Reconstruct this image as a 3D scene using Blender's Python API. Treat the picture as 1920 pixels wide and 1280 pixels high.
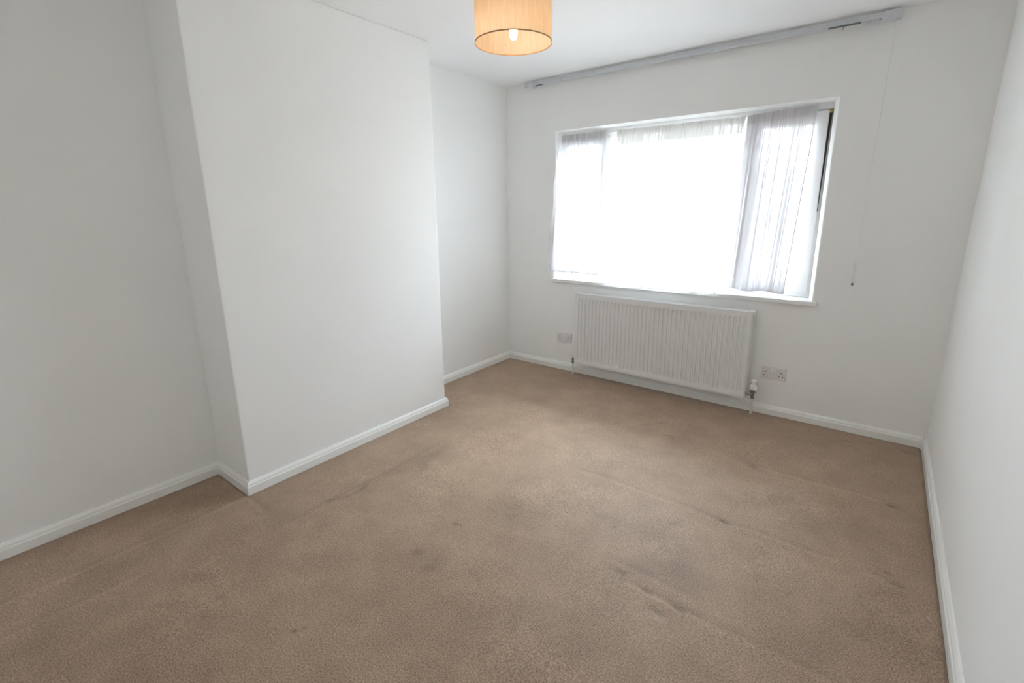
import bpy, bmesh, math, random
import numpy as np
from mathutils import Vector, Matrix

for o in list(bpy.data.objects):
    bpy.data.objects.remove(o, do_unlink=True)
SC = bpy.context.scene
COL = SC.collection
random.seed(7)
PI = math.pi

# ------------------------------------------------------------------ camera
def make_camera():
    yaw, pitch, roll = 0.6516, -0.2350, -0.0096
    F = Vector((-math.sin(yaw) * math.cos(pitch), math.cos(yaw) * math.cos(pitch), math.sin(pitch)))
    R = Vector((math.cos(yaw), math.sin(yaw), 0))
    U = R.cross(F)
    c, s = math.cos(roll), math.sin(roll)
    R2, U2 = c * R + s * U, -s * R + c * U
    cam = bpy.data.cameras.new('camera')
    cam.sensor_width = 36.0
    cam.sensor_fit = 'HORIZONTAL'
    cam.lens = 902.02 / 1920 * 36.0
    cam.shift_x = -6.17 / 1920
    cam.shift_y = -31.05 / 1920
    cam.clip_start = 0.02
    ob = bpy.data.objects.new('camera', cam)
    COL.objects.link(ob)
    M = Matrix((R2, U2, -F)).transposed().to_4x4()
    M.translation = Vector((2.737, -3.5139, 1.3889))
    ob.matrix_world = M
    SC.camera = ob
make_camera()

# ------------------------------------------------------------------ light
SKY = 34.5
W_ = bpy.data.worlds.new('overcast_sky')
SC.world = W_
W_.use_nodes = True
nt = W_.node_tree
nt.nodes.clear()
out = nt.nodes.new('ShaderNodeOutputWorld')
bg = nt.nodes.new('ShaderNodeBackground')
tc = nt.nodes.new('ShaderNodeTexCoord')
sep = nt.nodes.new('ShaderNodeSeparateXYZ')
ramp = nt.nodes.new('ShaderNodeValToRGB')
mp = nt.nodes.new('ShaderNodeMapRange')
mp.inputs['From Min'].default_value = -0.20
mp.inputs['From Max'].default_value = 1.0
nt.links.new(tc.outputs['Generated'], sep.inputs[0])
nt.links.new(sep.outputs['Z'], mp.inputs['Value'])
nt.links.new(mp.outputs[0], ramp.inputs[0])
ramp.color_ramp.elements[0].position = 0.0
ramp.color_ramp.elements[0].color = (0.42, 0.43, 0.44, 1)      # ground and houses under an overcast sky
hz = ramp.color_ramp.elements.new(0.18)
hz.color = (0.63, 0.73, 0.86, 1)                                # horizon, dimmer than the zenith as overcast skies are
ramp.color_ramp.elements[1].position = 1.0
ramp.color_ramp.elements[1].color = (1.0, 1.16, 1.37, 1)      # white cloud overhead
nt.links.new(ramp.outputs[0], bg.inputs['Color'])
bg.inputs['Strength'].default_value = SKY
nt.links.new(bg.outputs[0], out.inputs[0])

sl_ = bpy.data.lights.new('hazy_sun', 'SUN')                    # sun behind thin cloud, in from the right through the nets
sl_.energy = 36.0
sl_.angle = math.radians(42)
sl_.color = (0.94, 0.98, 1.0)
so_ = bpy.data.objects.new('hazy_sun', sl_)
so_.rotation_euler = Vector((-0.02, -0.66, -1.0)).to_track_quat('-Z', 'Y').to_euler()
so_.location = (2.5, 4, 5)
COL.objects.link(so_)

pl = bpy.data.lights.new('window_portal', 'AREA')              # sampling portal for the sky, emits nothing itself
pl.shape = 'RECTANGLE'
pl.size, pl.size_y = 1.88, 1.18
pl.cycles.is_portal = True
po = bpy.data.objects.new('window_portal', pl)
po.location = (1.44, 0.30, 1.404)
po.rotation_euler = (-PI / 2, 0, 0)
COL.objects.link(po)

vs = SC.view_settings
vs.view_transform = 'Standard'
vs.look = 'None'
vs.gamma = 1.0
vs.exposure = 0.05
vs.use_curve_mapping = False
SC.cycles.max_bounces = 16
SC.cycles.diffuse_bounces = 12
SC.cycles.transparent_max_bounces = 16
SC.cycles.transmission_bounces = 12
SC.cycles.sample_clamp_indirect = 0.0
SC.cycles.use_denoising = True

# ------------------------------------------------------------------ materials
def new_mat(name):
    m = bpy.data.materials.new(name)
    m.use_nodes = True
    t = m.node_tree
    b = t.nodes['Principled BSDF']
    return m, t, b

def plain(name, col, rough=0.5, metal=0.0, noise=0.0, nscale=40, bump=0.0, bscale=200, spec=None):
    m, t, b = new_mat(name)
    b.inputs['Base Color'].default_value = (*col, 1)
    b.inputs['Roughness'].default_value = rough
    b.inputs['Metallic'].default_value = metal
    if spec is not None:
        b.inputs['Specular IOR Level'].default_value = spec
    co = t.nodes.new('ShaderNodeTexCoord')
    if noise:
        n = t.nodes.new('ShaderNodeTexNoise')
        n.inputs['Scale'].default_value = nscale
        n.inputs['Detail'].default_value = 4
        r = t.nodes.new('ShaderNodeValToRGB')
        r.color_ramp.elements[0].color = (*[c * (1 - noise) for c in col], 1)
        r.color_ramp.elements[1].color = (*[min(1, c * (1 + noise)) for c in col], 1)
        r.color_ramp.elements[0].position = 0.3
        r.color_ramp.elements[1].position = 0.7
        t.links.new(co.outputs['Object'], n.inputs['Vector'])
        t.links.new(n.outputs['Fac'], r.inputs[0])
        t.links.new(r.outputs[0], b.inputs['Base Color'])
    if bump:
        n2 = t.nodes.new('ShaderNodeTexNoise')
        n2.inputs['Scale'].default_value = bscale
        n2.inputs['Detail'].default_value = 3
        bp = t.nodes.new('ShaderNodeBump')
        bp.inputs['Strength'].default_value = bump
        bp.inputs['Distance'].default_value = 0.002
        t.links.new(co.outputs['Object'], n2.inputs['Vector'])
        t.links.new(n2.outputs['Fac'], bp.inputs['Height'])
        t.links.new(bp.outputs[0], b.inputs['Normal'])
    return m

M_WALL = plain('matt_white_wall_paint', (0.895, 0.895, 0.885), 0.85, noise=0.012, nscale=2.0, bump=0.06, bscale=120, spec=0.2)
M_CEIL = plain('matt_white_ceiling_paint', (0.88, 0.88, 0.88), 0.9, noise=0.008, nscale=3, bump=0.05, bscale=90, spec=0.2)
M_GLOSS = plain('white_gloss_woodwork', (0.88, 0.88, 0.855), 0.30, noise=0.01, nscale=8, bump=0.02, bscale=60)
M_SILL = plain('white_sill_paint', (0.84, 0.84, 0.83), 0.3, noise=0.01, nscale=8)
M_PVC = plain('white_window_plastic', (0.80, 0.80, 0.80), 0.3, noise=0.006, nscale=10)
M_GAP = plain('black_gap_fill', (0.012, 0.011, 0.010), 0.6, noise=0.1)
M_FOAM = plain('yellowed_sealant', (0.42, 0.31, 0.13), 0.8, noise=0.25, nscale=60)
M_RAD = plain('white_radiator_enamel', (0.80, 0.80, 0.80), 0.25, noise=0.006, nscale=6)
M_RADIN = plain('white_radiator_fins', (0.62, 0.64, 0.67), 0.4, noise=0.02)
M_DARK = plain('dark_slot', (0.03, 0.03, 0.032), 0.7, noise=0.1)
M_CHROME = plain('chrome_fitting', (0.36, 0.35, 0.33), 0.22, metal=1.0, noise=0.05, nscale=80)
M_VALVE = plain('white_valve_plastic', (0.84, 0.84, 0.86), 0.35, noise=0.01)
M_PIPE = plain('white_painted_pipe', (0.76, 0.75, 0.70), 0.35, noise=0.03, nscale=30)
M_PLATE = plain('white_socket_plastic', (0.77, 0.75, 0.765), 0.3, noise=0.006)
M_ROCK = plain('white_rocker_plastic', (0.88, 0.87, 0.87), 0.28, noise=0.006)
M_SCREW = plain('screw_metal', (0.35, 0.34, 0.33), 0.35, metal=1.0, noise=0.1)
M_TRACK = plain('white_track_plastic', (0.66, 0.68, 0.72), 0.35, noise=0.01)
M_TRACKD = plain('grey_track_carrier', (0.16, 0.17, 0.17), 0.5, noise=0.05)
M_CORD = plain('white_cord', (0.80, 0.79, 0.77), 0.7, noise=0.03, nscale=300)
M_WEIGHT = plain('clear_grey_plastic', (0.74, 0.74, 0.80), 0.25, noise=0.01)
M_WIRE = plain('white_wire', (0.7, 0.7, 0.68), 0.4, noise=0.02)
M_CARPETBACK = plain('carpet_backing', (0.25, 0.2, 0.15), 0.9, noise=0.05)

def glass_mat():
    m, t, b = new_mat('clear_window_glass')
    t.nodes.remove(b)
    o = t.nodes['Material Output']
    mix = t.nodes.new('ShaderNodeMixShader')
    tr = t.nodes.new('ShaderNodeBsdfTransparent')
    tr.inputs[0].default_value = (0.95, 0.97, 0.96, 1)
    gl = t.nodes.new('ShaderNodeBsdfGlossy')
    gl.inputs['Roughness'].default_value = 0.02
    fr = t.nodes.new('ShaderNodeFresnel')
    fr.inputs[0].default_value = 1.35
    t.links.new(fr.outputs[0], mix.inputs[0])
    t.links.new(tr.outputs[0], mix.inputs[1])
    t.links.new(gl.outputs[0], mix.inputs[2])
    t.links.new(mix.outputs[0], o.inputs['Surface'])
    return m
M_GLASS = glass_mat()

def cloth_mat(name, col, see, weave=900, trans=0.5):
    """sheer cloth: part open weave, part diffuse thread that also glows through"""
    m, t, b = new_mat(name)
    t.nodes.remove(b)
    o = t.nodes['Material Output']
    co = t.nodes.new('ShaderNodeTexCoord')
    n = t.nodes.new('ShaderNodeTexNoise')
    n.inputs['Scale'].default_value = 6.0
    n.inputs['Detail'].default_value = 5
    t.links.new(co.outputs['Object'], n.inputs['Vector'])
    rng = t.nodes.new('ShaderNodeMapRange')
    rng.inputs['From Min'].default_value = 0.3
    rng.inputs['From Max'].default_value = 0.7
    rng.inputs['To Min'].default_value = 1 - see - 0.05
    rng.inputs['To Max'].default_value = 1 - see + 0.05
    t.links.new(n.outputs['Fac'], rng.inputs['Value'])
    d = t.nodes.new('ShaderNodeBsdfDiffuse')
    d.inputs[0].default_value = (*col, 1)
    tl = t.nodes.new('ShaderNodeBsdfTranslucent')
    tl.inputs[0].default_value = (*col, 1)
    tr = t.nodes.new('ShaderNodeBsdfTransparent')
    m1 = t.nodes.new('ShaderNodeMixShader')
    m1.inputs[0].default_value = trans
    m2 = t.nodes.new('ShaderNodeMixShader')
    t.links.new(d.outputs[0], m1.inputs[1])
    t.links.new(tl.outputs[0], m1.inputs[2])
    lw = t.nodes.new('ShaderNodeLayerWeight')
    lw.inputs[0].default_value = 0.35
    mn = t.nodes.new('ShaderNodeMath')
    mn.operation = 'MULTIPLY_ADD'
    mn.use_clamp = True
    mn.inputs[1].default_value = 1.1
    t.links.new(lw.outputs['Facing'], mn.inputs[0])
    t.links.new(rng.outputs[0], mn.inputs[2])
    t.links.new(mn.outputs[0], m2.inputs[0])
    t.links.new(tr.outputs[0], m2.inputs[1])
    t.links.new(m1.outputs[0], m2.inputs[2])
    t.links.new(m2.outputs[0], o.inputs['Surface'])
    return m
M_VOILE_SHEER = cloth_mat('very_sheer_voile', (0.82, 0.82, 0.83), 0.58, trans=0.3)
M_VOILE = cloth_mat('white_voile', (0.80, 0.79, 0.82), 0.30, trans=0.12)
M_VOILE_THICK = cloth_mat('close_woven_voile', (0.80, 0.79, 0.82), 0.115, trans=0.04)
M_VOILE_HEAD = cloth_mat('gathered_voile_heading', (0.74, 0.73, 0.74), 0.10, trans=0.15)
M_VOILE_HEM = cloth_mat('double_voile_hem', (0.80, 0.80, 0.83), 0.20, trans=0.15)

def linen_mat(name, col, trans, scale):
    m, t, b = new_mat(name)
    t.nodes.remove(b)
    o = t.nodes['Material Output']
    co = t.nodes.new('ShaderNodeTexCoord')
    mapn = t.nodes.new('ShaderNodeMapping')
    mapn.inputs['Scale'].default_value = (7, 7, 1.2)
    n = t.nodes.new('ShaderNodeTexNoise')
    n.inputs['Scale'].default_value = scale
    n.inputs['Detail'].default_value = 6
    r = t.nodes.new('ShaderNodeValToRGB')
    r.color_ramp.elements[0].position = 0.3
    r.color_ramp.elements[0].color = (*[c * 0.88 for c in col], 1)
    r.color_ramp.elements[1].position = 0.7
    r.color_ramp.elements[1].color = (*col, 1)
    t.links.new(co.outputs['Object'], mapn.inputs[0])
    t.links.new(mapn.outputs[0], n.inputs['Vector'])
    t.links.new(n.outputs['Fac'], r.inputs[0])
    d = t.nodes.new('ShaderNodeBsdfDiffuse')
    tl = t.nodes.new('ShaderNodeBsdfTranslucent')
    mx = t.nodes.new('ShaderNodeMixShader')
    mx.inputs[0].default_value = trans
    t.links.new(r.outputs[0], d.inputs[0])
    t.links.new(r.outputs[0], tl.inputs[0])
    t.links.new(d.outputs[0], mx.inputs[1])
    t.links.new(tl.outputs[0], mx.inputs[2])
    t.links.new(mx.outputs[0], o.inputs['Surface'])
    return m
M_SHADE = linen_mat('beige_linen_shade', (0.76, 0.60, 0.44), 0.5, 14)
M_SHADETRIM = plain('tan_shade_binding', (0.50, 0.30, 0.16), 0.7, noise=0.08, nscale=60)

def bulb_mat():
    m, t, b = new_mat('lit_frosted_bulb')
    b.inputs['Base Color'].default_value = (0.95, 0.92, 0.86, 1)
    b.inputs['Emission Color'].default_value = (1.0, 0.71, 0.38, 1)
    b.inputs['Emission Strength'].default_value = 42.0
    return m
M_BULB = bulb_mat()

def carpet_mat():
    m, t, b = new_mat('beige_brown_twist_pile_carpet')
    L = t.links
    co = t.nodes.new('ShaderNodeTexCoord')
    at = t.nodes.new('ShaderNodeAttribute')
    at.attribute_name = 'wear_and_light'
    # yarn tufts: fine mottling
    n1 = t.nodes.new('ShaderNodeTexNoise')
    n1.inputs['Scale'].default_value = 190
    n1.inputs['Detail'].default_value = 5
    n1.inputs['Roughness'].default_value = 0.7
    n2 = t.nodes.new('ShaderNodeTexNoise')          # uneven wear over hand-sized areas
    n2.inputs['Scale'].default_value = 5.5
    n2.inputs['Detail'].default_value = 9
    n2.inputs['Roughness'].default_value = 0.62
    n3 = t.nodes.new('ShaderNodeTexNoise')          # broad traffic patches
    n3.inputs['Scale'].default_value = 1.1
    n3.inputs['Detail'].default_value = 6
    for n in (n1, n2, n3):
        L.new(co.outputs['Object'], n.inputs['Vector'])
    def ramp(src, p0, c0, p1, c1):
        r = t.nodes.new('ShaderNodeValToRGB')
        r.color_ramp.elements[0].position = p0
        r.color_ramp.elements[0].color = (*c0, 1)
        r.color_ramp.elements[1].position = p1
        r.color_ramp.elements[1].color = (*c1, 1)
        L.new(src, r.inputs[0])
        return r
    base = ramp(n1.outputs['Fac'], 0.38, (0.228, 0.153, 0.102), 0.62, (0.525, 0.376, 0.271))
    k2 = ramp(n2.outputs['Fac'], 0.33, (0.86, 0.85, 0.84), 0.62, (1.03, 1.03, 1.03))
    k3 = ramp(n3.outputs['Fac'], 0.35, (0.95, 0.94, 0.93), 0.65, (1.03, 1.03, 1.03))
    def mul(a, bb):
        x = t.nodes.new('ShaderNodeMix')
        x.data_type = 'RGBA'
        x.blend_type = 'MULTIPLY'
        x.inputs['Factor'].default_value = 1.0
        L.new(a, x.inputs['A'])
        L.new(bb, x.inputs['B'])
        return x.outputs['Result']
    c = mul(mul(base.outputs[0], k2.outputs[0]), k3.outputs[0])
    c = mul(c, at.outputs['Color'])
    L.new(c, b.inputs['Base Color'])
    b.inputs['Roughness'].default_value = 0.55
    b.inputs['Specular IOR Level'].default_value = 0.25
    b.inputs['Sheen Weight'].default_value = 0.28
    b.inputs['Sheen Roughness'].default_value = 0.45
    b.inputs['Sheen Tint'].default_value = (1.0, 0.92, 0.84, 1)
    bp = t.nodes.new('ShaderNodeBump')
    bp.inputs['Strength'].default_value = 0.30
    bp.inputs['Distance'].default_value = 0.003
    L.new(n1.outputs['Fac'], bp.inputs['Height'])
    L.new(bp.outputs[0], b.inputs['Normal'])
    return m
M_CARPET = carpet_mat()

# ------------------------------------------------------------------ mesh helpers
def link(name, bm, mat, parent=None, smooth=False, bevel=0.0, seg=2):
    bmesh.ops.recalc_face_normals(bm, faces=bm.faces)
    me = bpy.data.meshes.new(name)
    bm.to_mesh(me)
    bm.free()
    me.materials.append(mat)
    if smooth:
        for p in me.polygons:
            p.use_smooth = True
    ob = bpy.data.objects.new(name, me)
    COL.objects.link(ob)
    if bevel:
        md = ob.modifiers.new('bevel', 'BEVEL')
        md.width = bevel
        md.segments = seg
        md.limit_method = 'ANGLE'
        md.angle_limit = math.radians(40)
    if parent:
        ob.parent = parent
        ob.matrix_parent_inverse = Matrix.Translation(-parent.location)
    return ob

def box(bm, x0, x1, y0, y1, z0, z1):
    v = [bm.verts.new(p) for p in ((x0, y0, z0), (x1, y0, z0), (x1, y1, z0), (x0, y1, z0),
                                   (x0, y0, z1), (x1, y0, z1), (x1, y1, z1), (x0, y1, z1))]
    for f in ((0, 3, 2, 1), (4, 5, 6, 7), (0, 1, 5, 4), (1, 2, 6, 5), (2, 3, 7, 6), (3, 0, 4, 7)):
        bm.faces.new([v[i] for i in f])

def boxo(name, b, mat, parent=None, bevel=0.0, seg=2):
    bm = bmesh.new()
    box(bm, *b)
    return link(name, bm, mat, parent, bevel=bevel, seg=seg)

def lathe(bm, prof, center, seg=24, axis='Z', capped=True):
    """revolve (radius, height) pairs about an axis through center"""
    rings = []
    for r, h in prof:
        ring = []
        for i in range(seg):
            a = 2 * PI * i / seg
            p = (r * math.cos(a), r * math.sin(a), h)
            if axis == 'X':
                p = (p[2], p[0], p[1])
            elif axis == 'Y':
                p = (p[0], p[2], p[1])
            ring.append(bm.verts.new((center[0] + p[0], center[1] + p[1], center[2] + p[2])))
        rings.append(ring)
    for a, b in zip(rings, rings[1:]):
        for i in range(seg):
            j = (i + 1) % seg
            bm.faces.new((a[i], a[j], b[j], b[i]))
    if capped:
        bm.faces.new(rings[0][::-1])
        bm.faces.new(rings[-1])

def tube(bm, pts, r, seg=8):
    pts = [Vector(p) for p in pts]
    rings = []
    for i, p in enumerate(pts):
        d = (pts[min(i + 1, len(pts) - 1)] - pts[max(i - 1, 0)]).normalized()
        a = d.orthogonal().normalized() if abs(d.z) < 0.9 else Vector((1, 0, 0))
        a = (a - d * a.dot(d)).normalized()
        b = d.cross(a)
        rings.append([bm.verts.new(p + r * (math.cos(2 * PI * k / seg) * a + math.sin(2 * PI * k / seg) * b)) for k in range(seg)])
    for a, b in zip(rings, rings[1:]):
        for i in range(seg):
            j = (i + 1) % seg
            bm.faces.new((a[i], a[j], b[j], b[i]))
    bm.faces.new(rings[0][::-1])
    bm.faces.new(rings[-1])

def empty(name, loc):
    o = bpy.data.objects.new(name, None)
    o.location = loc
    o.empty_display_size = 0.05
    COL.objects.link(o)
    return o

def tag(o, label, cat, group=None):
    o['label'] = label
    o['category'] = cat
    if group:
        o['group'] = group
    return o

def struct(o, label=None):
    o['kind'] = 'structure'
    if label:
        o['label'] = label
    return o

# ------------------------------------------------------------------ room shell
RW, RH, YB = 3.0844, 2.40, -3.95          # right wall, ceiling height, near wall
CX, CY0, CY1 = 0.3355, -1.2159, -2.5984   # chimney breast face and its two ends
LX = -0.012
T = 0.15
WX0, WX1, WZ0, WZ1 = 0.4887, 2.4169, 0.8065, 2.0024
FY = 0.12                                  # window frame front

# far wall with splayed window opening
def far_wall():
    bm = bmesh.new()
    x0, x1 = LX - T, RW + T
    def ring(pts):
        return [bm.verts.new(p) for p in pts]
    of = ring([(x0, 0, -0.1), (x1, 0, -0.1), (x1, 0, RH + 0.1), (x0, 0, RH + 0.1)])
    jf = ring([(WX0, 0, WZ0), (WX1, 0, WZ0), (WX1, 0, WZ1), (WX0, 0, WZ1)])
    jm = ring([(WX0 + 0.002, FY, WZ0), (2.386, FY, WZ0), (2.386, FY, WZ1 - 0.002), (WX0 + 0.002, FY, WZ1 - 0.002)])
    jb = ring([(WX0 + 0.002, 0.28, WZ0), (2.386, 0.28, WZ0), (2.386, 0.28, WZ1 - 0.002), (WX0 + 0.002, 0.28, WZ1 - 0.002)])
    ob_ = ring([(x0, 0.28, -0.1), (x1, 0.28, -0.1), (x1, 0.28, RH + 0.1), (x0, 0.28, RH + 0.1)])
    for a, b in ((of, jf), (jf, jm), (jm, jb), (jb, ob_), (ob_, of)):
        for i in range(4):
            j = (i + 1) % 4
            bm.faces.new((a[i], a[j], b[j], b[i]))
    o = link('wall_far', bm, M_WALL)
    md = o.modifiers.new('bevel', 'BEVEL')
    md.width, md.segments, md.limit_method, md.angle_limit = 0.005, 3, 'ANGLE', math.radians(50)
    return o
struct(far_wall(), 'white painted window wall with a recessed opening')
struct(boxo('wall_right', (RW, RW + T, YB - T, 0.0, -0.1, RH + 0.1), M_WALL), 'plain white painted wall on the right')
struct(boxo('wall_left', (LX - T, LX, YB - T, 0.0, -0.1, RH + 0.1), M_WALL), 'plain white painted wall in the alcoves')
struct(boxo('wall_near', (LX, RW, YB - T, YB, -0.1, RH + 0.1), M_WALL))
struct(boxo('wall_chimney_breast', (LX, CX, CY1, CY0, -0.05, RH), M_WALL, bevel=0.006, seg=3), 'white painted chimney breast projecting from the left wall')
struct(boxo('ceiling', (LX - T, RW + T, YB - T, 0.28, RH, RH + 0.1), M_CEIL), 'flat white painted ceiling')

# ------------------------------------------------------------------ carpet (the floor), with its furniture creases as relief
def carpet():
    st = 0.0075
    xs = np.arange(LX, RW + st, st)
    ys = np.arange(YB, 0.0 + st, st)
    xs[-1], ys[-1] = RW, 0.0
    X, Y = np.meshgrid(xs, ys)
    Z = np.zeros_like(X)
    rng = np.random.default_rng(3)
    wear_and_light = np.ones(X.shape + (3,))  # colour multiplier: wear, stains and some painted-in window light
    # soft unevenness of laid carpet
    for _ in range(14):
        a, b, p, q = rng.uniform(1.5, 9), rng.uniform(1.5, 9), rng.uniform(0, 6.3), rng.uniform(0, 6.3)
        Z += 0.00035 * np.sin(a * X + p) * np.sin(b * Y + q)
    wob = 0.006 * np.sin(7 * X + 1.3) + 0.004 * np.sin(17 * X + 2.0 * Y)
    woby = 0.006 * np.sin(6 * Y + 0.7) + 0.004 * np.sin(15 * Y)
    def smooth(a, b, v):
        u = np.clip((v - a) / (b - a), 0, 1)
        return u * u * (3 - 2 * u)
    def ridge_x(y0, xa, xb, h, w=0.012, w2=0.025):
        """crease running along x: a raised ridge with a trough beside it"""
        nonlocal Z
        m = smooth(xa - 0.05, xa + 0.05, X) * (1 - smooth(xb - 0.04, xb + 0.04, X))
        d = Y - (y0 + wob)
        Z += m * (h * np.exp(-(d / w) ** 2) - 0.6 * h * np.exp(-((d - w2) / (w * 1.3)) ** 2))
        wear_and_light[...] *= (1 + 0.10 * m * np.exp(-((d + 0.004) / 0.010) ** 2))[..., None]
        wear_and_light[...] *= (1 - 0.09 * m * np.exp(-((d - w2) / 0.014) ** 2))[..., None]
    def ridge_y(x0, ya, yb, h, w=0.012, w2=0.025, lo=0.07, hi=0.09):
        nonlocal Z
        m = smooth(ya - 0.05, ya + 0.05, Y) * (1 - smooth(yb - 0.05, yb + 0.05, Y))
        d = X - (x0 + woby)
        Z += m * (h * np.exp(-(d / w) ** 2) - 0.6 * h * np.exp(-((d + w2) / (w * 1.3)) ** 2))
        wear_and_light[...] *= (1 + hi * m * np.exp(-(d / 0.010) ** 2))[..., None]
        wear_and_light[...] *= (1 - lo * m * np.exp(-((d + w2) / 0.016) ** 2))[..., None]
    ridge_x(-0.815, 2.21, 2.93, 0.0014)
    ridge_x(-1.425, 2.21, 2.75, 0.0018)
    ridge_x(-1.420, 1.56, 2.21, 0.0008)
    ridge_x(-1.440, 2.85, 2.94, 0.0015)
    ridge_x(-2.035, 2.12, 2.40, 0.0020)
    ridge_x(-2.040, 2.40, 2.85, 0.0011)
    ridge_x(-1.955, 2.02, 2.34, 0.0007)
    ridge_x(-2.638, 0.10, 0.57, 0.0018)
    ridge_x(-1.205, 0.39, 0.60, 0.0022)
    ridge_y(0.360, -3.60, -2.66, 0.0014)
    ridge_y(0.570, -3.60, -3.10, 0.0009)
    ridge_y(0.755, -2.60, -1.65, 0.0012, lo=0.10, hi=0.02)
    # diagonal light line by the far end of the chimney breast
    t_ = np.clip(((X - 0.32) * 0.16 + (Y + 1.16) * 0.35) / (0.16 ** 2 + 0.35 ** 2), 0, 1)
    dd = np.hypot(X - (0.32 + 0.16 * t_), Y - (-1.16 + 0.35 * t_))
    Z += 0.0016 * np.exp(-(dd / 0.012) ** 2)
    wear_and_light *= (1 + 0.07 * np.exp(-(dd / 0.011) ** 2))[..., None]

    def blob(x, y, rx, ry, k, rot=0.0, tint=(1, 1, 1), soft=2.0):
        c, s = math.cos(rot), math.sin(rot)
        u, v = (X - x) * c + (Y - y) * s, -(X - x) * s + (Y - y) * c
        g = np.exp(-((u / rx) ** 2 + (v / ry) ** 2) ** (soft / 2))
        for i in range(3):
            wear_and_light[..., i] *= 1 - k * tint[i] * g
    # foot dents left by furniture: small hollows with darker crushed pile
    for x, y, r, k in ((2.32, -0.822, 0.016, 0.38), (2.93, -0.822, 0.018, 0.45), (2.325, -1.420, 0.018, 0.50),
                       (2.94, -1.430, 0.016, 0.38), (2.91, -1.372, 0.012, 0.30), (2.322, -2.030, 0.016, 0.50),
                       (2.205, -2.020, 0.014, 0.42), (2.27, -2.085, 0.022, 0.30), (2.08, -1.99, 0.018, 0.2),
                       (3.0, -0.13, 0.02, 0.3), (2.72, -0.17, 0.018, 0.28)):
        Z -= 0.003 * np.exp(-(((X - x) / (r * 1.7)) ** 2 + ((Y - y) / r) ** 2))
        blob(x, y, r * 1.8, r * 0.75, k, rot=-0.25)
    # specks of dark dirt
    for x, y, r, k in ((1.35, -2.157, 0.011, 0.42), (1.375, -2.15, 0.008, 0.35), (1.25, -2.158, 0.008, 0.30),
                       (1.35, -2.385, 0.020, 0.30), (1.31, -2.90, 0.007, 0.62), (1.325, -2.875, 0.005, 0.45),
                       (0.95, -2.99, 0.012, 0.22), (1.94, -1.75, 0.007, 0.5), (1.15, -1.98, 0.008, 0.30),
                       (1.46, -2.42, 0.024, 0.22), (2.15, -1.565, 0.018, 0.22), (0.70, -2.80, 0.006, 0.3),
                       (0.93, -2.34, 0.006, 0.3), (1.06, -2.63, 0.006, 0.3)):
        blob(x, y, r * 1.4, r, k, rot=0.6)
    # stains and wear patches with their own outlines
    for x, y, rx, ry, k, rot in ((0.80, -1.83, 0.06, 0.16, 0.27, 0.25), (0.755, -2.02, 0.05, 0.14, 0.18, 0.0),
                                 (0.735, -2.22, 0.018, 0.055, 0.30, 0.15), (0.735, -2.36, 0.014, 0.10, 0.20, 0.1),
                                 (2.49, -1.08, 0.06, 0.045, 0.18, 0.3), (2.27, -1.83, 0.11, 0.08, 0.18, 0.5),
                                 (2.23, -1.72, 0.05, 0.05, 0.10, 0.0), (1.50, -1.95, 0.20, 0.11, 0.15, 0.3),
                                 (1.78, -1.73, 0.13, 0.08, 0.10, 0.2), (1.44, -2.37, 0.07, 0.04, 0.13, 0.2),
                                 (1.22, -2.02, 0.10, 0.06, 0.05, 0.6), (0.60, -0.42, 0.18, 0.10, 0.08, 0.2),
                                 (1.32, -0.40, 0.30, 0.08, 0.03, 0.0), (2.05, -0.30, 0.40, 0.08, 0.03, 0.0),
                                 (2.60, -0.28, 0.26, 0.14, 0.08, 0.1), (2.93, -0.38, 0.15, 0.30, 0.09, 0.0),
                                 (2.68, -0.70, 0.07, 0.08, 0.10, 0.4), (2.90, -0.90, 0.12, 0.45, 0.03, 0.0),
                                 (0.30, -2.93, 0.10, 0.16, 0.12, 0.0), (0.17, -2.75, 0.14, 0.14, 0.16, 0.0),
                                 (0.44, -3.21, 0.09, 0.10, 0.14, 0.2), (0.66, -3.40, 0.10, 0.14, 0.16, 0.0),
                                 (0.86, -3.37, 0.12, 0.10, 0.14, 0.3), (1.10, -3.24, 0.12, 0.08, 0.16, 0.5),
                                 (1.22, -3.16, 0.06, 0.05, 0.12, 0.5), (0.79, -2.98, 0.05, 0.03, 0.16, 0.7),
                                 (0.56, -2.60, 0.06, 0.06, 0.14, 0.2), (0.66, -2.66, 0.06, 0.10, 0.10, 0.0),
                                 (2.60, -1.85, 0.16, 0.12, 0.10, 0.3), (2.86, -1.70, 0.12, 0.20, 0.14, 0.1),
                                 (2.72, -2.00, 0.10, 0.14, 0.12, 0.5), (2.95, -1.95, 0.10, 0.30, 0.07, 0.0),
                                 (2.45, -1.55, 0.10, 0.05, 0.09, 0.4), (2.66, -1.25, 0.10, 0.06, 0.08, 0.1),
                                 (2.12, -2.35, 0.20, 0.10, 0.05, 0.2), (1.70, -2.55, 0.25, 0.12, 0.04, 0.5)):
        w1 = 0.020 * np.sin(31 * X + 11 * Y) + 0.016 * np.sin(23 * Y - 17 * X + 1)
        Xs, Ys = X, Y
        X, Y = X + w1, Y + w1 * 0.7
        blob(x, y, rx, ry, k, rot, tint=(0.95, 1.0, 1.05), soft=2.4)
        X, Y = Xs, Ys
    # pale scuffs, plus two broad patches painting in the window's pool of light
    for x, y, rx, ry, k, rot in ((1.62, -2.03, 0.03, 0.02, -0.12, 0.3), (1.50, -2.44, 0.03, 0.02, -0.10, 0.2),
                                 (1.85, -1.05, 0.80, 0.50, -0.07, 0.0), (1.05, -1.20, 0.50, 0.60, -0.07, 0.0),
                                 (1.00, -1.95, 0.15, 0.20, -0.05, 0.3), (2.28, -2.11, 0.025, 0.015, -0.16, 0.0)):
        blob(x, y, rx, ry, k, rot)
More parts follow.
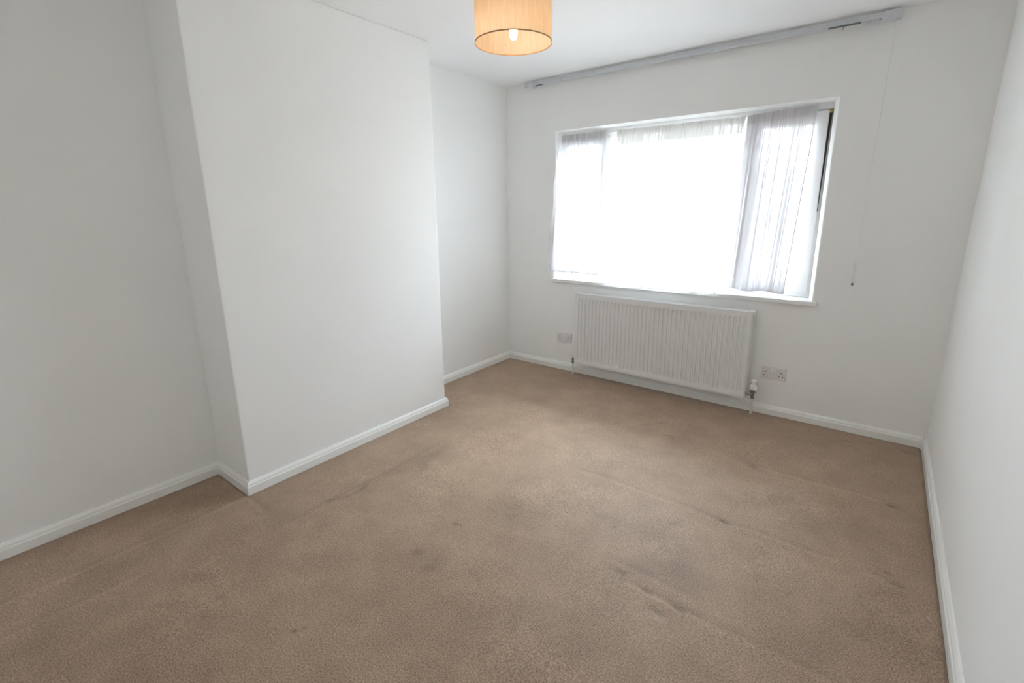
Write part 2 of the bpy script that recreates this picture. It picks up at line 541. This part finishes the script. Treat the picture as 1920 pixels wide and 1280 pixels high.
    # margin that gets darker towards the skirting
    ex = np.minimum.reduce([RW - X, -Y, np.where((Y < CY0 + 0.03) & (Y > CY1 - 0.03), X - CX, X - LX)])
    wear_and_light *= (1 - 0.16 * np.exp(-np.maximum(ex - 0.018, 0) / 0.035))[..., None]
    Z -= 0.011 * (1 - smooth(0.019, 0.027, RW - X))      # cut edge sits short of the right skirting
    # two dark hairlines and scratches in the pile
    def stroke(pts, w, k):
        g = np.zeros_like(X)
        for (xa, ya), (xb, yb) in zip(pts, pts[1:]):
            L2 = (xb - xa) ** 2 + (yb - ya) ** 2
            tt = np.clip(((X - xa) * (xb - xa) + (Y - ya) * (yb - ya)) / L2, 0, 1)
            g = np.maximum(g, np.exp(-(np.hypot(X - xa - tt * (xb - xa), Y - ya - tt * (yb - ya)) / w) ** 2))
        wear_and_light[...] *= (1 - k * g)[..., None]
    stroke([(1.60, -0.70), (1.68, -0.61), (1.74, -0.55)], 0.007, 0.22)
    stroke([(1.78, -0.74), (1.83, -0.72), (1.86, -0.76)], 0.007, 0.24)
    stroke([(1.66, -1.00), (1.72, -0.98), (1.77, -1.00)], 0.010, 0.12)
    stroke([(0.62, -3.20), (0.74, -3.22), (0.86, -3.08)], 0.010, 0.10)

    ny, nx = X.shape
    V = np.stack([X, Y, Z], -1).reshape(-1, 3)
    i = np.arange(ny * nx).reshape(ny, nx)
    F = np.stack([i[:-1, :-1], i[:-1, 1:], i[1:, 1:], i[1:, :-1]], -1).reshape(-1, 4)
    me = bpy.data.meshes.new('floor')
    me.vertices.add(len(V))
    me.vertices.foreach_set('co', V.ravel().astype(np.float32))
    me.loops.add(F.size)
    me.loops.foreach_set('vertex_index', F.ravel().astype(np.int32))
    me.polygons.add(len(F))
    me.polygons.foreach_set('loop_start', np.arange(0, F.size, 4, dtype=np.int32))
    me.polygons.foreach_set('loop_total', np.full(len(F), 4, dtype=np.int32))
    me.update(calc_edges=True)
    me.polygons.foreach_set('use_smooth', np.ones(len(F), dtype=bool))
    ca = me.attributes.new('wear_and_light', 'FLOAT_COLOR', 'POINT')
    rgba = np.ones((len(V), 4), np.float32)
    rgba[:, :3] = wear_and_light.reshape(-1, 3)
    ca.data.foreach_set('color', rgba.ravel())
    me.materials.append(M_CARPET)
    o = bpy.data.objects.new('floor', me)
    COL.objects.link(o)
    return o
struct(carpet(), 'worn beige brown fitted carpet with creases, dents and stains')
struct(boxo('trim_underlay', (LX - T, RW + T, YB - T, 0.28, -0.10, -0.02), M_CARPETBACK))

# ------------------------------------------------------------------ skirting boards
BH, BT = 0.066, 0.018
PROFILE = [(0, -0.012), (BT, -0.012), (BT, BH - 0.026), (BT - 0.002, BH - 0.022), (BT - 0.0035, BH - 0.020),
           (BT - 0.005, BH - 0.012), (BT - 0.010, BH - 0.004), (BT - 0.013, BH), (0, BH)]
def skirting(name, pts, label):
    """sweep the profile along a floor polyline with mitred corners; room on the left of travel"""
    bm = bmesh.new()
    P = [Vector((*p, 0)) for p in pts]
    rings = []
    for i, p in enumerate(P):
        ns = []
        if i > 0:
            d = (P[i] - P[i - 1]).normalized()
            ns.append(Vector((-d.y, d.x, 0)))
        if i < len(P) - 1:
            d = (P[i + 1] - P[i]).normalized()
            ns.append(Vector((-d.y, d.x, 0)))
        n = ns[0] if len(ns) == 1 else (ns[0] + ns[1]) / (1 + ns[0].dot(ns[1]))
        rings.append([bm.verts.new((p.x + n.x * a, p.y + n.y * a, h)) for a, h in PROFILE])
    k = len(PROFILE)
    for a, b in zip(rings, rings[1:]):
        for i in range(k):
            j = (i + 1) % k
            bm.faces.new((a[i], a[j], b[j], b[i]))
    bm.faces.new(rings[0])
    bm.faces.new(rings[-1][::-1])
    return struct(link(name, bm, M_GLOSS), label)
e = BT
skirting('baseboard_right', [(RW, YB), (RW, -e * 0)], 'white gloss skirting board along the right wall')
skirting('baseboard_far', [(RW - e, 0), (LX, 0)], 'white gloss skirting board under the window')
skirting('baseboard_left_far', [(LX, -e), (LX, CY0)], 'white gloss skirting board in the far alcove')
skirting('baseboard_chimney', [(LX + e, CY0), (CX, CY0), (CX, CY1), (LX + e, CY1)], 'white gloss skirting board wrapping the chimney breast')
skirting('baseboard_left_near', [(LX, CY1), (LX, YB)], 'white gloss skirting board in the near alcove')

# ------------------------------------------------------------------ window
win = empty('window_1', ((WX0 + 2.386) / 2, FY, WZ0))
struct(win, 'white plastic window of three panes in a deep splayed opening')
FX0, FX1 = WX0 + 0.002, 2.386
TOPZ = WZ1 - 0.002
def frame_of(name, x0, x1, z0, z1, l, r, b, t, y0, y1, parent, mat=M_PVC, bev=0.004):
    bm = bmesh.new()
    def ring(y, s=0.0):
        return ([bm.verts.new(p) for p in ((x0, y, z0), (x1, y, z0), (x1, y, z1), (x0, y, z1))],
                [bm.verts.new(p) for p in ((x0 + l, y, z0 + b), (x1 - r, y, z0 + b), (x1 - r, y, z1 - t), (x0 + l, y, z1 - t))])
    o0, i0 = ring(y0)
    o1, i1 = ring(y1)
    for i in range(4):
        j = (i + 1) % 4
        bm.faces.new((o0[i], o0[j], i0[j], i0[i]))
        bm.faces.new((o1[i], i1[i], i1[j], o1[j]))
        bm.faces.new((i0[i], i0[j], i1[j], i1[i]))
        bm.faces.new((o0[i], o1[i], o1[j], o0[j]))
    return link(name, bm, mat, parent, bevel=bev)
# outer frame: head, sill piece and two jambs, then mullions
frame_of('outer_frame', FX0, FX1, WZ0 + 0.002, TOPZ, 0.016, 0.022, 0.03, 0.044, FY + 0.012, FY + 0.075, win)
boxo('mullion', (0.878, 0.912, FY + 0.014, FY + 0.07, WZ0 + 0.032, TOPZ - 0.044), M_PVC, win, bevel=0.003)
boxo('mullion', (1.889, 1.932, FY + 0.014, FY + 0.07, WZ0 + 0.032, TOPZ - 0.044), M_PVC, win, bevel=0.003)
boxo('head_trim', (FX0, FX1, FY - 0.003, FY + 0.0115, TOPZ - 0.036, TOPZ), M_PVC, win, bevel=0.003)
sl = frame_of('sash', 0.507, 0.879, 0.838, 1.955, 0.030, 0.034, 0.066, 0.074, FY - 0.004, FY + 0.05, win)
sr = frame_of('sash', 1.931, 2.366, 0.838, 1.955, 0.074, 0.073, 0.066, 0.074, FY - 0.004, FY + 0.05, win)
mb = boxo('glazing_bead', (0.912, 1.898, FY + 0.02, FY + 0.04, 1.930, TOPZ - 0.044), M_PVC, win)
boxo('pane', (0.530, 0.852, FY + 0.022, FY + 0.028, 0.895, 1.888), M_GLASS, win)
boxo('pane', (0.908, 1.902, FY + 0.042, FY + 0.048, 0.834, 1.95), M_GLASS, win)
boxo('pane', (2.000, 2.298, FY + 0.022, FY + 0.028, 0.895, 1.888), M_GLASS, win)
bm = bmesh.new()                       # dark wedge filling the gap beside the opening sash, widest at the top
g0, g1 = 1.36, 1.948
vv = [bm.verts.new(p) for p in ((2.3665, FY - 0.002, g0), (2.3685, FY - 0.002, g0), (2.3795, FY - 0.002, g1), (2.3665, FY - 0.002, g1),
                                (2.3665, FY + 0.012, g0), (2.3685, FY + 0.012, g0), (2.3795, FY + 0.012, g1), (2.3665, FY + 0.012, g1))]
for f in ((0, 1, 2, 3), (7, 6, 5, 4), (0, 4, 5, 1), (1, 5, 6, 2), (2, 6, 7, 3), (3, 7, 4, 0)):
    bm.faces.new([vv[i] for i in f])
link('gap_wedge', bm, M_GAP, win)['label'] = 'dark wedge in the open gap beside the sash'
bm = bmesh.new()
bmesh.ops.create_icosphere(bm, subdivisions=2, radius=0.011, matrix=Matrix.Translation((2.374, FY - 0.002, 1.950)) @ Matrix.Diagonal((1, 0.5, 1.1, 1)))
link('sealant_lump', bm, M_FOAM, win, smooth=True)['label'] = 'yellowed lump of old sealant'
# sill board with nosing
bm = bmesh.new()
box(bm, WX0 - 0.022, WX1 + 0.028, -0.024, -0.0005, WZ0 - 0.026, WZ0 + 0.001)
box(bm, WX0 + 0.001, 2.386, -0.0005, FY + 0.012, WZ0 - 0.010, WZ0 + 0.001)
bmesh.ops.remove_doubles(bm, verts=bm.verts, dist=1e-5)
struct(link('trim_window_sill', bm, M_SILL, bevel=0.004, seg=3), 'white painted window sill with a thin projecting nose')

# ------------------------------------------------------------------ net curtains
def net_curtain(label, top, bot, zt, zb, yb, folds, seed, nu=320, nv=70, edge=None, head=0.05, headmat=None, hem=0.014, mat=None, deep=1.0):
    """top/bot: (x0, x1); zb, yb: functions of u; the cloth hangs from a wire and drifts to yb at the hem"""
    rnd = random.Random(seed)
    ph = [rnd.uniform(0, 6.28) for _ in range(8)]
    YT = FY - 0.018
    root = empty('net_curtain', ((top[0] + top[1]) / 2, YT, zt(0.5)))
    tag(root, label, 'curtain')
    def warp(u):
        return u + 0.018 * math.sin(2 * PI * u * 3 + ph[0]) + 0.012 * math.sin(2 * PI * u * 7 + ph[1])
    def P(u, v):
        x = top[0] + (top[1] - top[0]) * u
        xb = bot[0] + (bot[1] - bot[0]) * u
        k = max(v, 0.0) ** 1.15
        w = warp(u)
        amp = 0.004 + 0.012 * min(1, v * 2.2)
        f = math.sin(2 * PI * folds * w + ph[2] + 0.6 * math.sin(2.2 * v + ph[3])) + 0.45 * math.sin(2 * PI * folds * 1.7 * w + ph[4] + v)
        g = math.sin(2 * PI * folds * 4.3 * w + ph[5]) * max(0, 1 - v * 5)
        y = YT + (yb(u) - YT) * k + amp * f * 0.62 * deep + 0.0028 * g
        y = min(y, FY - 0.0065)
        xx = x + (xb - x) * v + 0.004 * math.cos(2 * PI * folds * w + ph[2]) * v
        if edge:
            xx, y = edge(u, v, xx, y)
        z = zt(u) + (zb(u) - zt(u)) * v + 0.0015 * g
        return (xx, y, z)
    hv = head / (zt(0.5) - zb(0.5))
    def sheet(name, v0, v1, n, mat, off=0.0, m=nu):
        bm = bmesh.new()
        rows = []
        for j in range(n + 1):
            v = v0 + (v1 - v0) * j / n
            r = []
            for i in range(m + 1):
                p = P(i / m, v)
                r.append(bm.verts.new((p[0], p[1] - off, p[2])))
            rows.append(r)
        for a, b in zip(rows, rows[1:]):
            for i in range(m):
                bm.faces.new((a[i], a[i + 1], b[i + 1], b[i]))
        return link(name, bm, mat, root, smooth=True)
    sheet('fabric', 0.0, 1.0, nv, mat or M_VOILE)
    h = sheet('heading', -0.006, hv, 8, headmat or M_VOILE_HEAD, 0.0012, nu * 2)
    h['label'] = 'tightly gathered heading'
    hh = hem / (zt(0.5) - zb(0.5))
    sheet('hem', 1 - hh, 1.0, 4, M_VOILE_HEM, 0.0010)
    bm = bmesh.new()
    tube(bm, [(top[0] - 0.004, YT + 0.004, zt(0) - 0.012), (top[1] + 0.004, YT + 0.004, zt(1) - 0.012)], 0.002, 6)
    link('wire', bm, M_WIRE, root)
    return root

def edge_left(u, v, x, y):
    # the free left edge has blown out of the recess and lies on the wall beside it
    k = max(0.0, 1 - u * 5)
    if k <= 0:
        return x, y
    yy = 0.095 - 0.155 * min(1, v / 0.42)
    yy = max(yy, -0.030 - 0.006 * math.sin(14 * u + 5 * v))
    return x, y + (min(yy, y) - y) * k
def bot_left(u, v, x, y):
    x, y = edge_left(u, v, x, y)
    t = min(1, max(0, (v - 0.46) / 0.30))
    t = t * t * (3 - 2 * t)
    lim = WX0 + 0.006 + 0.02 * u
    if x < lim:
        x = lim + (x - lim) * t
    return x, y
M_HEAD_LIGHT = cloth_mat('sheer_gathered_heading', (0.80, 0.80, 0.78), 0.045, trans=0.06)
net_curtain('white net curtain on the left sash, its free edge blown over the wall', (WX0 + 0.006, 0.895), (0.425, 0.925),
            lambda u: 1.974 + 0.002 * u, lambda u: 0.872 - 0.010 * u, lambda u: -0.03 + 0.05 * u, 6, 11, edge=bot_left, nu=240)
net_curtain('wide sheer net curtain over the middle pane, hem hanging past the sill', (0.985, 1.899), (0.955, 1.852),
            lambda u: 1.968 - 0.004 * u, lambda u: 0.803 + 0.006 * math.sin(9 * u), lambda u: -0.040, 9, 23, nu=420, headmat=M_HEAD_LIGHT, head=0.10, mat=M_VOILE_SHEER)
net_curtain('white net curtain on the right sash in heavy folds, hem resting on the sill', (1.909, 2.305), (1.874, 2.252),
            lambda u: 1.966 + 0.020 * u, lambda u: 0.834 + 0.006 * math.sin(12 * u), lambda u: 0.045, 7, 37, nu=320, mat=M_VOILE_THICK, deep=0.7)

# ------------------------------------------------------------------ radiator
RX0, RX1, RZ0, RZ1, RYF, RYB = 0.757, 2.106, 0.116, 0.716, -0.106, -0.028
rad = empty('radiator', ((RX0 + RX1) / 2, -0.06, RZ0))
tag(rad, 'white ribbed double panel radiator on the wall under the window', 'radiator')
def rad_panel(name, yf, front):
    bm = bmesh.new()
    n = 40
    sub = 10
    x0, x1 = RX0 + 0.006, RX1 - 0.006
    m = 0.020
    pitch = (x1 - x0 - 2 * m) / n
    xs = [x0, x0 + m * 0.5, x0 + m]
    xs += [x0 + m + pitch * (i / sub) for i in range(1, n * sub + 1)]
    xs += [x1 - m * 0.5, x1]
    zs = [RZ0, RZ0 + 0.022, RZ0 + 0.030, RZ0 + 0.036, RZ0 + 0.042, RZ0 + 0.048, RZ0 + 0.056, RZ0 + 0.30,
          RZ1 - 0.062, RZ1 - 0.054, RZ1 - 0.048, RZ1 - 0.042, RZ1 - 0.036, RZ1 - 0.02, RZ1 - 0.004]
    def sm(a, b, t):
        t = min(1, max(0, (t - a) / (b - a)))
        return t * t * (3 - 2 * t)
    sgn = 1 if front else -1
    rows = []
    for z in zs:
        k = sm(RZ0 + 0.028, RZ0 + 0.050, z) * (1 - sm(RZ1 - 0.056, RZ1 - 0.038, z))
        row = []
        for x in xs:
            p = ((x - x0 - m) / pitch) % 1.0
            g = 0.0
            if x0 + m <= x <= x1 - m:
                g = 0.5 - 0.5 * math.cos(2 * PI * p)
                g = sm(0.25, 0.75, g)
            row.append(bm.verts.new((x, yf + sgn * 0.0090 * k * g, z)))
        rows.append(row)
    for a, b in zip(rows, rows[1:]):
        for i in range(len(xs) - 1):
            bm.faces.new((a[i], a[i + 1], b[i + 1], b[i]))
    # folded edges
    bk = yf + sgn * 0.014
    edge = [rows[0][i] for i in range(len(xs))] + [r[-1] for r in rows[1:]] + [rows[-1][i] for i in range(len(xs) - 2, -1, -1)] + [r[0] for r in rows[-2:0:-1]]
    back = [bm.verts.new((v.co.x, bk, v.co.z)) for v in edge]
    for i in range(len(edge)):
        j = (i + 1) % len(edge)
        bm.faces.new((edge[i], back[i], back[j], edge[j]))
    return link(name, bm, M_RAD, rad, smooth=False)
fp = rad_panel('front_panel', RYF, True)
for p in fp.data.polygons:
    p.use_smooth = True
md = fp.modifiers.new('wn', 'EDGE_SPLIT')
md.split_angle = math.radians(50)
boxo('back_panel', (RX0 + 0.006, RX1 - 0.006, RYB - 0.014, RYB, RZ0, RZ1 - 0.004), M_RAD, rad, bevel=0.002)
# convector fins between the panels, seen through the grille
bm = bmesh.new()
nf = 66
pts = []
for i in range(nf * 2 + 1):
    x = RX0 + 0.014 + (RX1 - RX0 - 0.028) * i / (nf * 2)
    pts.append((x, RYF + 0.022 if i % 2 else RYB - 0.020))
for (xa, ya), (xb, yb_) in zip(pts, pts[1:]):
    v = [bm.verts.new(p) for p in ((xa, ya, RZ0 + 0.05), (xb, yb_, RZ0 + 0.05), (xb, yb_, RZ1 - 0.03), (xa, ya, RZ1 - 0.03))]
    bm.faces.new(v)
o = link('convector_fins', bm, M_RADIN, rad)
# side covers with a slot at the top
for sx in (0, 1):
    xa, xb = (RX0, RX0 + 0.006) if sx == 0 else (RX1 - 0.006, RX1)
    bm = bmesh.new()
    box(bm, xa, xb, RYF + 0.003, RYB - 0.001, RZ0 + 0.004, RZ1)
    s = link('side_cover', bm, M_RAD, rad, bevel=0.003)
    xo = xa - 0.0004 if sx == 0 else xb - 0.0006
    bm = bmesh.new()
    box(bm, xo, xo + 0.001, -0.080, -0.066, RZ1 - 0.048, RZ1 - 0.020)
    sl_ = link('vent_slot', bm, M_DARK, s)
    sl_['label'] = 'dark slot near the top of the cover'
# top grille: long rails and cross bars around small openings
bm = bmesh.new()
yg0, yg1 = RYF + 0.001, RYB - 0.001
for y in np.linspace(yg0, yg1 - 0.004, 7):
    box(bm, RX0 + 0.005, RX1 - 0.005, y, y + 0.004, RZ1 - 0.005, RZ1 - 0.0005)
nb = 120
for i in range(nb + 1):
    x = RX0 + 0.006 + (RX1 - RX0 - 0.016) * i / nb
    box(bm, x, x + 0.0036, yg0, yg1, RZ1 - 0.006, RZ1 - 0.001)
g = link('top_grille', bm, M_RAD, rad)
g['kind'] = 'stuff'
g['label'] = 'punched top grille'
for zc in (RZ0 + 0.12, RZ1 - 0.12):    # brackets to the wall
    for xc in (RX0 + 0.2, RX1 - 0.2):
        boxo('wall_bracket', (xc - 0.015, xc + 0.015, RYB, 0.0, zc - 0.03, zc + 0.03), M_RAD, rad)
boxo('end_cap', (RX1 - 0.030, RX1 + 0.0005, RYF + 0.004, RYB - 0.004, RZ1 - 0.004, RZ1 + 0.002), M_RAD, rad, bevel=0.0015)
# thermostatic valve at the right end
PX, PY = 2.150, -0.068
def sub(name, bm, mat, parent, **k):
    return link(name, bm, mat, parent, **k)
tv = empty('thermostatic_valve', (PX, PY, 0.15))
tv.parent = rad
tv.matrix_parent_inverse = Matrix.Translation(-rad.location)
bm = bmesh.new()
lathe(bm, [(0.019, 0.176), (0.0215, 0.180), (0.0225, 0.190), (0.0215, 0.203), (0.017, 0.210), (0.0125, 0.214), (0.0122, 0.232), (0.0185, 0.236), (0.0195, 0.242), (0.016, 0.247)], (PX, PY, 0), 24)
sub('valve_head', bm, M_VALVE, tv, smooth=False)['label'] = 'white ribbed plastic head'
bm = bmesh.new()
lathe(bm, [(0.008, 0.112), (0.0125, 0.113), (0.0125, 0.133), (0.0105, 0.134), (0.0105, 0.150), (0.017, 0.152), (0.017, 0.168), (0.012, 0.170), (0.012, 0.177)], (PX, PY, 0), 16)
sub('valve_body', bm, M_CHROME, tv)['label'] = 'dull chrome body'
bm = bmesh.new()
lathe(bm, [(0.008, RX1 - 0.02 - PX), (0.008, -0.030), (0.0125, -0.030), (0.0125, -0.016), (0.009, -0.016), (0.009, 0.0)], (PX, PY, 0.142), 12, axis='X')
sub('valve_tail', bm, M_CHROME, tv)['label'] = 'chrome tail into the radiator'
bm = bmesh.new()
tube(bm, [(PX, PY, -0.01), (PX, PY, 0.114)], 0.0076, 12)
sub('supply_pipe', bm, M_PIPE, rad)['label'] = 'white painted pipe down to the carpet'
# lockshield valve at the left end
QX, QY = 0.727, -0.063
lv = empty('lockshield_valve', (QX, QY, 0.12))
lv.parent = rad
lv.matrix_parent_inverse = Matrix.Translation(-rad.location)
bm = bmesh.new()
lathe(bm, [(0.008, 0.098), (0.0120, 0.099), (0.0120, 0.118), (0.009, 0.120), (0.009, 0.132), (0.0115, 0.134), (0.0115, 0.146), (0.0085, 0.150)], (QX, QY, 0), 14)
sub('valve_body', bm, M_CHROME, lv)['label'] = 'dull chrome body'
bm = bmesh.new()
lathe(bm, [(0.0105, 0.149), (0.0105, 0.168), (0.008, 0.174)], (QX, QY, 0), 14)
sub('valve_cap', bm, M_VALVE, lv)['label'] = 'small white cap'
bm = bmesh.new()
lathe(bm, [(0.0075, 0.0), (0.0075, RX0 + 0.02 - QX)], (QX, QY, 0.138), 12, axis='X')
sub('valve_tail', bm, M_CHROME, lv)
bm = bmesh.new()
tube(bm, [(QX, QY, -0.01), (QX, QY, 0.100)], 0.0072, 12)
sub('return_pipe', bm, M_PIPE, rad)['label'] = 'white painted pipe down to the carpet'

# ------------------------------------------------------------------ double sockets
def socket(cx, cz, label):
    root = empty('double_socket', (cx, 0, cz))
    tag(root, label, 'socket', None)
    W, H, D = 0.146, 0.086, 0.011
    pl_ = boxo('faceplate', (cx - W / 2, cx + W / 2, -D, 0.0, cz - H / 2, cz + H / 2), M_PLATE, root, bevel=0.003, seg=3)
    for s in (-1, 1):
        ox = cx + s * 0.040
        boxo('earth_hole', (ox - 0.0022 + s * 0.006, ox + 0.0022 + s * 0.006, -D - 0.0004, -D + 0.002, cz + 0.004, cz + 0.013), M_DARK, root)
        for k in (-1, 1):
            hx = ox + s * 0.006 + k * 0.0111
            boxo('pin_hole', (hx - 0.0034, hx + 0.0034, -D - 0.0004, -D + 0.002, cz - 0.0185, cz - 0.0135), M_DARK, root)
        bm = bmesh.new()
        lathe(bm, [(0.0032, -D - 0.0006), (0.0032, -D + 0.002)], (cx + s * 0.0605, 0, cz + 0.004), 12, axis='Y')
        link('screw', bm, M_SCREW, root)
        bm = bmesh.new()
        x0, x1 = cx + s * 0.0085 - 0.0062, cx + s * 0.0085 + 0.0062
        z0, z1 = cz + 0.010, cz + 0.030
        v = [bm.verts.new(p) for p in ((x0, -D - 0.001, z0), (x1, -D - 0.001, z0), (x1, -D - 0.0045, z1), (x0, -D - 0.0045, z1),
                                       (x0, -D + 0.001, z0), (x1, -D + 0.001, z0), (x1, -D + 0.001, z1), (x0, -D + 0.001, z1))]
        for f in ((0, 1, 2, 3), (7, 6, 5, 4), (0, 4, 5, 1), (1, 5, 6, 2), (2, 6, 7, 3), (3, 7, 4, 0)):
            bm.faces.new([v[i] for i in f])
        link('rocker_switch', bm, M_ROCK, root, bevel=0.001)
    return root
socket(0.603, 0.293, 'white double wall socket left of the radiator, near the corner')
socket(2.253, 0.297, 'white double wall socket right of the radiator beside the thermostatic valve')

# ------------------------------------------------------------------ corded curtain track
tk = empty('curtain_track', (1.43, -0.04, 2.37))
tag(tk, 'long pale grey corded curtain track fixed high on the window wall', 'curtain track')
TX0, TX1, TY0, TY1 = 0.235, 2.640, -0.058, -0.034
bm = bmesh.new()
prof = [(TY1, 2.358), (TY0, 2.358), (TY0, 2.363), (TY0 + 0.003, 2.365), (TY0 + 0.003, 2.379), (TY0, 2.381), (TY0, 2.386), (TY1, 2.386)]
ra = [bm.verts.new((TX0, y, z)) for y, z in prof]
rb = [bm.verts.new((TX1, y, z)) for y, z in prof]
for i in range(len(prof)):
    j = (i + 1) % len(prof)
    bm.faces.new((ra[i], ra[j], rb[j], rb[i]))
bm.faces.new(ra)
bm.faces.new(rb[::-1])
link('rail', bm, M_TRACK, tk)
for xc in (0.30, 0.92, 1.55, 2.15, 2.58):
    boxo('bracket', (xc - 0.012, xc + 0.012, TY1, 0.0, 2.362, 2.388), M_TRACK, tk)
for x0, x1, zl in ((TX0 - 0.012, TX0 + 0.055, 2.346), (TX1 - 0.075, TX1 + 0.010, 2.340)):
    e_ = boxo('end_pulley', (x0, x1, TY0 - 0.004, TY1 + 0.002, zl, 2.389), M_TRACK, tk, bevel=0.005)
    for xq in (x0 + 0.018, x1 - 0.018):
        bm = bmesh.new()
        lathe(bm, [(0.008, -0.003), (0.008, 0.003)], (xq, TY0 - 0.005, zl + 0.012), 12, axis='Y')
        link('pulley_wheel', bm, M_TRACK, e_)
for x0, x1 in ((0.335, 0.405), (2.325, 2.475)):
    c_ = boxo('overlap_arm', (x0, x1, TY0 - 0.012, TY0 - 0.001, 2.350, 2.357), M_TRACKD, tk, bevel=0.001)
    c_['label'] = 'dark overlap arm below the rail'
for k in range(12):
    x = 2.500 + k * 0.0105
    boxo('glider', (x, x + 0.005, TY0 + 0.004, TY1 - 0.004, 2.344, 2.358), M_TRACK, tk)
bm = bmesh.new()
tube(bm, [(2.395, TY0 - 0.007, 2.351), (2.395, TY0 - 0.007, 2.336), (2.393, TY0 - 0.012, 2.331), (2.391, TY0 - 0.014, 2.337)], 0.0015, 6)
link('hook', bm, M_TRACKD, tk)
bm = bmesh.new()
tube(bm, [(2.628, TY0 + 0.01, 2.345), (2.624, -0.046, 1.90), (2.618, -0.044, 1.40), (2.613, -0.042, 1.06)], 0.0016, 6)
link('pull_cord', bm, M_CORD, tk)['label'] = 'thin white pull cord'
bm = bmesh.new()
lathe(bm, [(0.003, 1.075), (0.0055, 1.066), (0.0058, 0.955), (0.0062, 0.948)], (2.613, -0.042, 0), 14)
cw = link('cord_weight', bm, M_WEIGHT, tk, smooth=False)
cw['label'] = 'slim pale weight on the cord'
bm = bmesh.new()
lathe(bm, [(0.0060, 0.948), (0.0068, 0.944), (0.0064, 0.934), (0.003, 0.930)], (2.613, -0.042, 0), 14)
link('weight_tip', bm, M_TRACKD, cw)['label'] = 'dark end of the weight'

# ------------------------------------------------------------------ pendant lamp
LXc, LYc, LZ = 1.496, -1.881, 2.009
SR, SH = 0.1475, 0.20
lamp = empty('pendant_lamp', (LXc, LYc, LZ))
tag(lamp, 'lit pendant lamp with a beige linen drum shade hanging from the ceiling', 'lamp')
bm = bmesh.new()
lathe(bm, [(SR, 0.0), (SR, SH / 3), (SR, SH * 2 / 3), (SR, SH)], (LXc, LYc, LZ), 96, capped=False)
link('shade', bm, M_SHADE, lamp, smooth=True)
for z in (LZ, LZ + SH - 0.004):
    bm = bmesh.new()
    n = 96
    ra = []
    for r, h in ((SR + 0.0012, z), (SR + 0.0012, z + 0.004), (SR - 0.0012, z + 0.004), (SR - 0.0012, z)):
        ra.append([bm.verts.new((LXc + r * math.cos(2 * PI * i / n), LYc + r * math.sin(2 * PI * i / n), h)) for i in range(n)])
    for a in range(4):
        b = (a + 1) % 4
        for i in range(n):
            j = (i + 1) % n
            bm.faces.new((ra[a][i], ra[a][j], ra[b][j], ra[b][i]))
    link('shade_rim', bm, M_SHADETRIM, lamp)['label'] = 'tan edge binding'
BT_ = 2.022
bm = bmesh.new()
lathe(bm, [(0.002, 0.0), (0.008, 0.002), (0.0125, 0.009), (0.0148, 0.019), (0.0155, 0.032), (0.0150, 0.050), (0.0135, 0.070), (0.0120, 0.082)], (LXc, LYc, BT_), 24)
link('bulb', bm, M_BULB, lamp, smooth=True)['label'] = 'glowing warm white bulb'
bm = bmesh.new()
lathe(bm, [(0.0125, 0.080), (0.019, 0.084), (0.019, 0.125), (0.012, 0.140), (0.005, 0.150)], (LXc, LYc, BT_), 20)
link('bulb_holder', bm, M_VALVE, lamp)
for k in range(3):                         # spider ring arms
    a = 2 * PI * k / 3 + 0.3
    bm = bmesh.new()
    z = BT_ + 0.118
    tube(bm, [(LXc + 0.018 * math.cos(a), LYc + 0.018 * math.sin(a), z), (LXc + 0.12 * math.cos(a), LYc + 0.12 * math.sin(a), z + 0.03),
              (LXc + (SR - 0.002) * math.cos(a), LYc + (SR - 0.002) * math.sin(a), LZ + SH - 0.003)], 0.0016, 6)
    link('shade_arm', bm, M_WIRE, lamp)
bm = bmesh.new()
tube(bm, [(LXc, LYc, BT_ + 0.148), (LXc, LYc, RH - 0.02)], 0.0032, 8)
link('cable', bm, M_VALVE, lamp)
bm = bmesh.new()
lathe(bm, [(0.010, -0.034), (0.022, -0.030), (0.042, -0.020), (0.048, -0.006), (0.048, 0.0)], (LXc, LYc, RH), 32)
link('ceiling_rose', bm, M_VALVE, lamp, smooth=False)
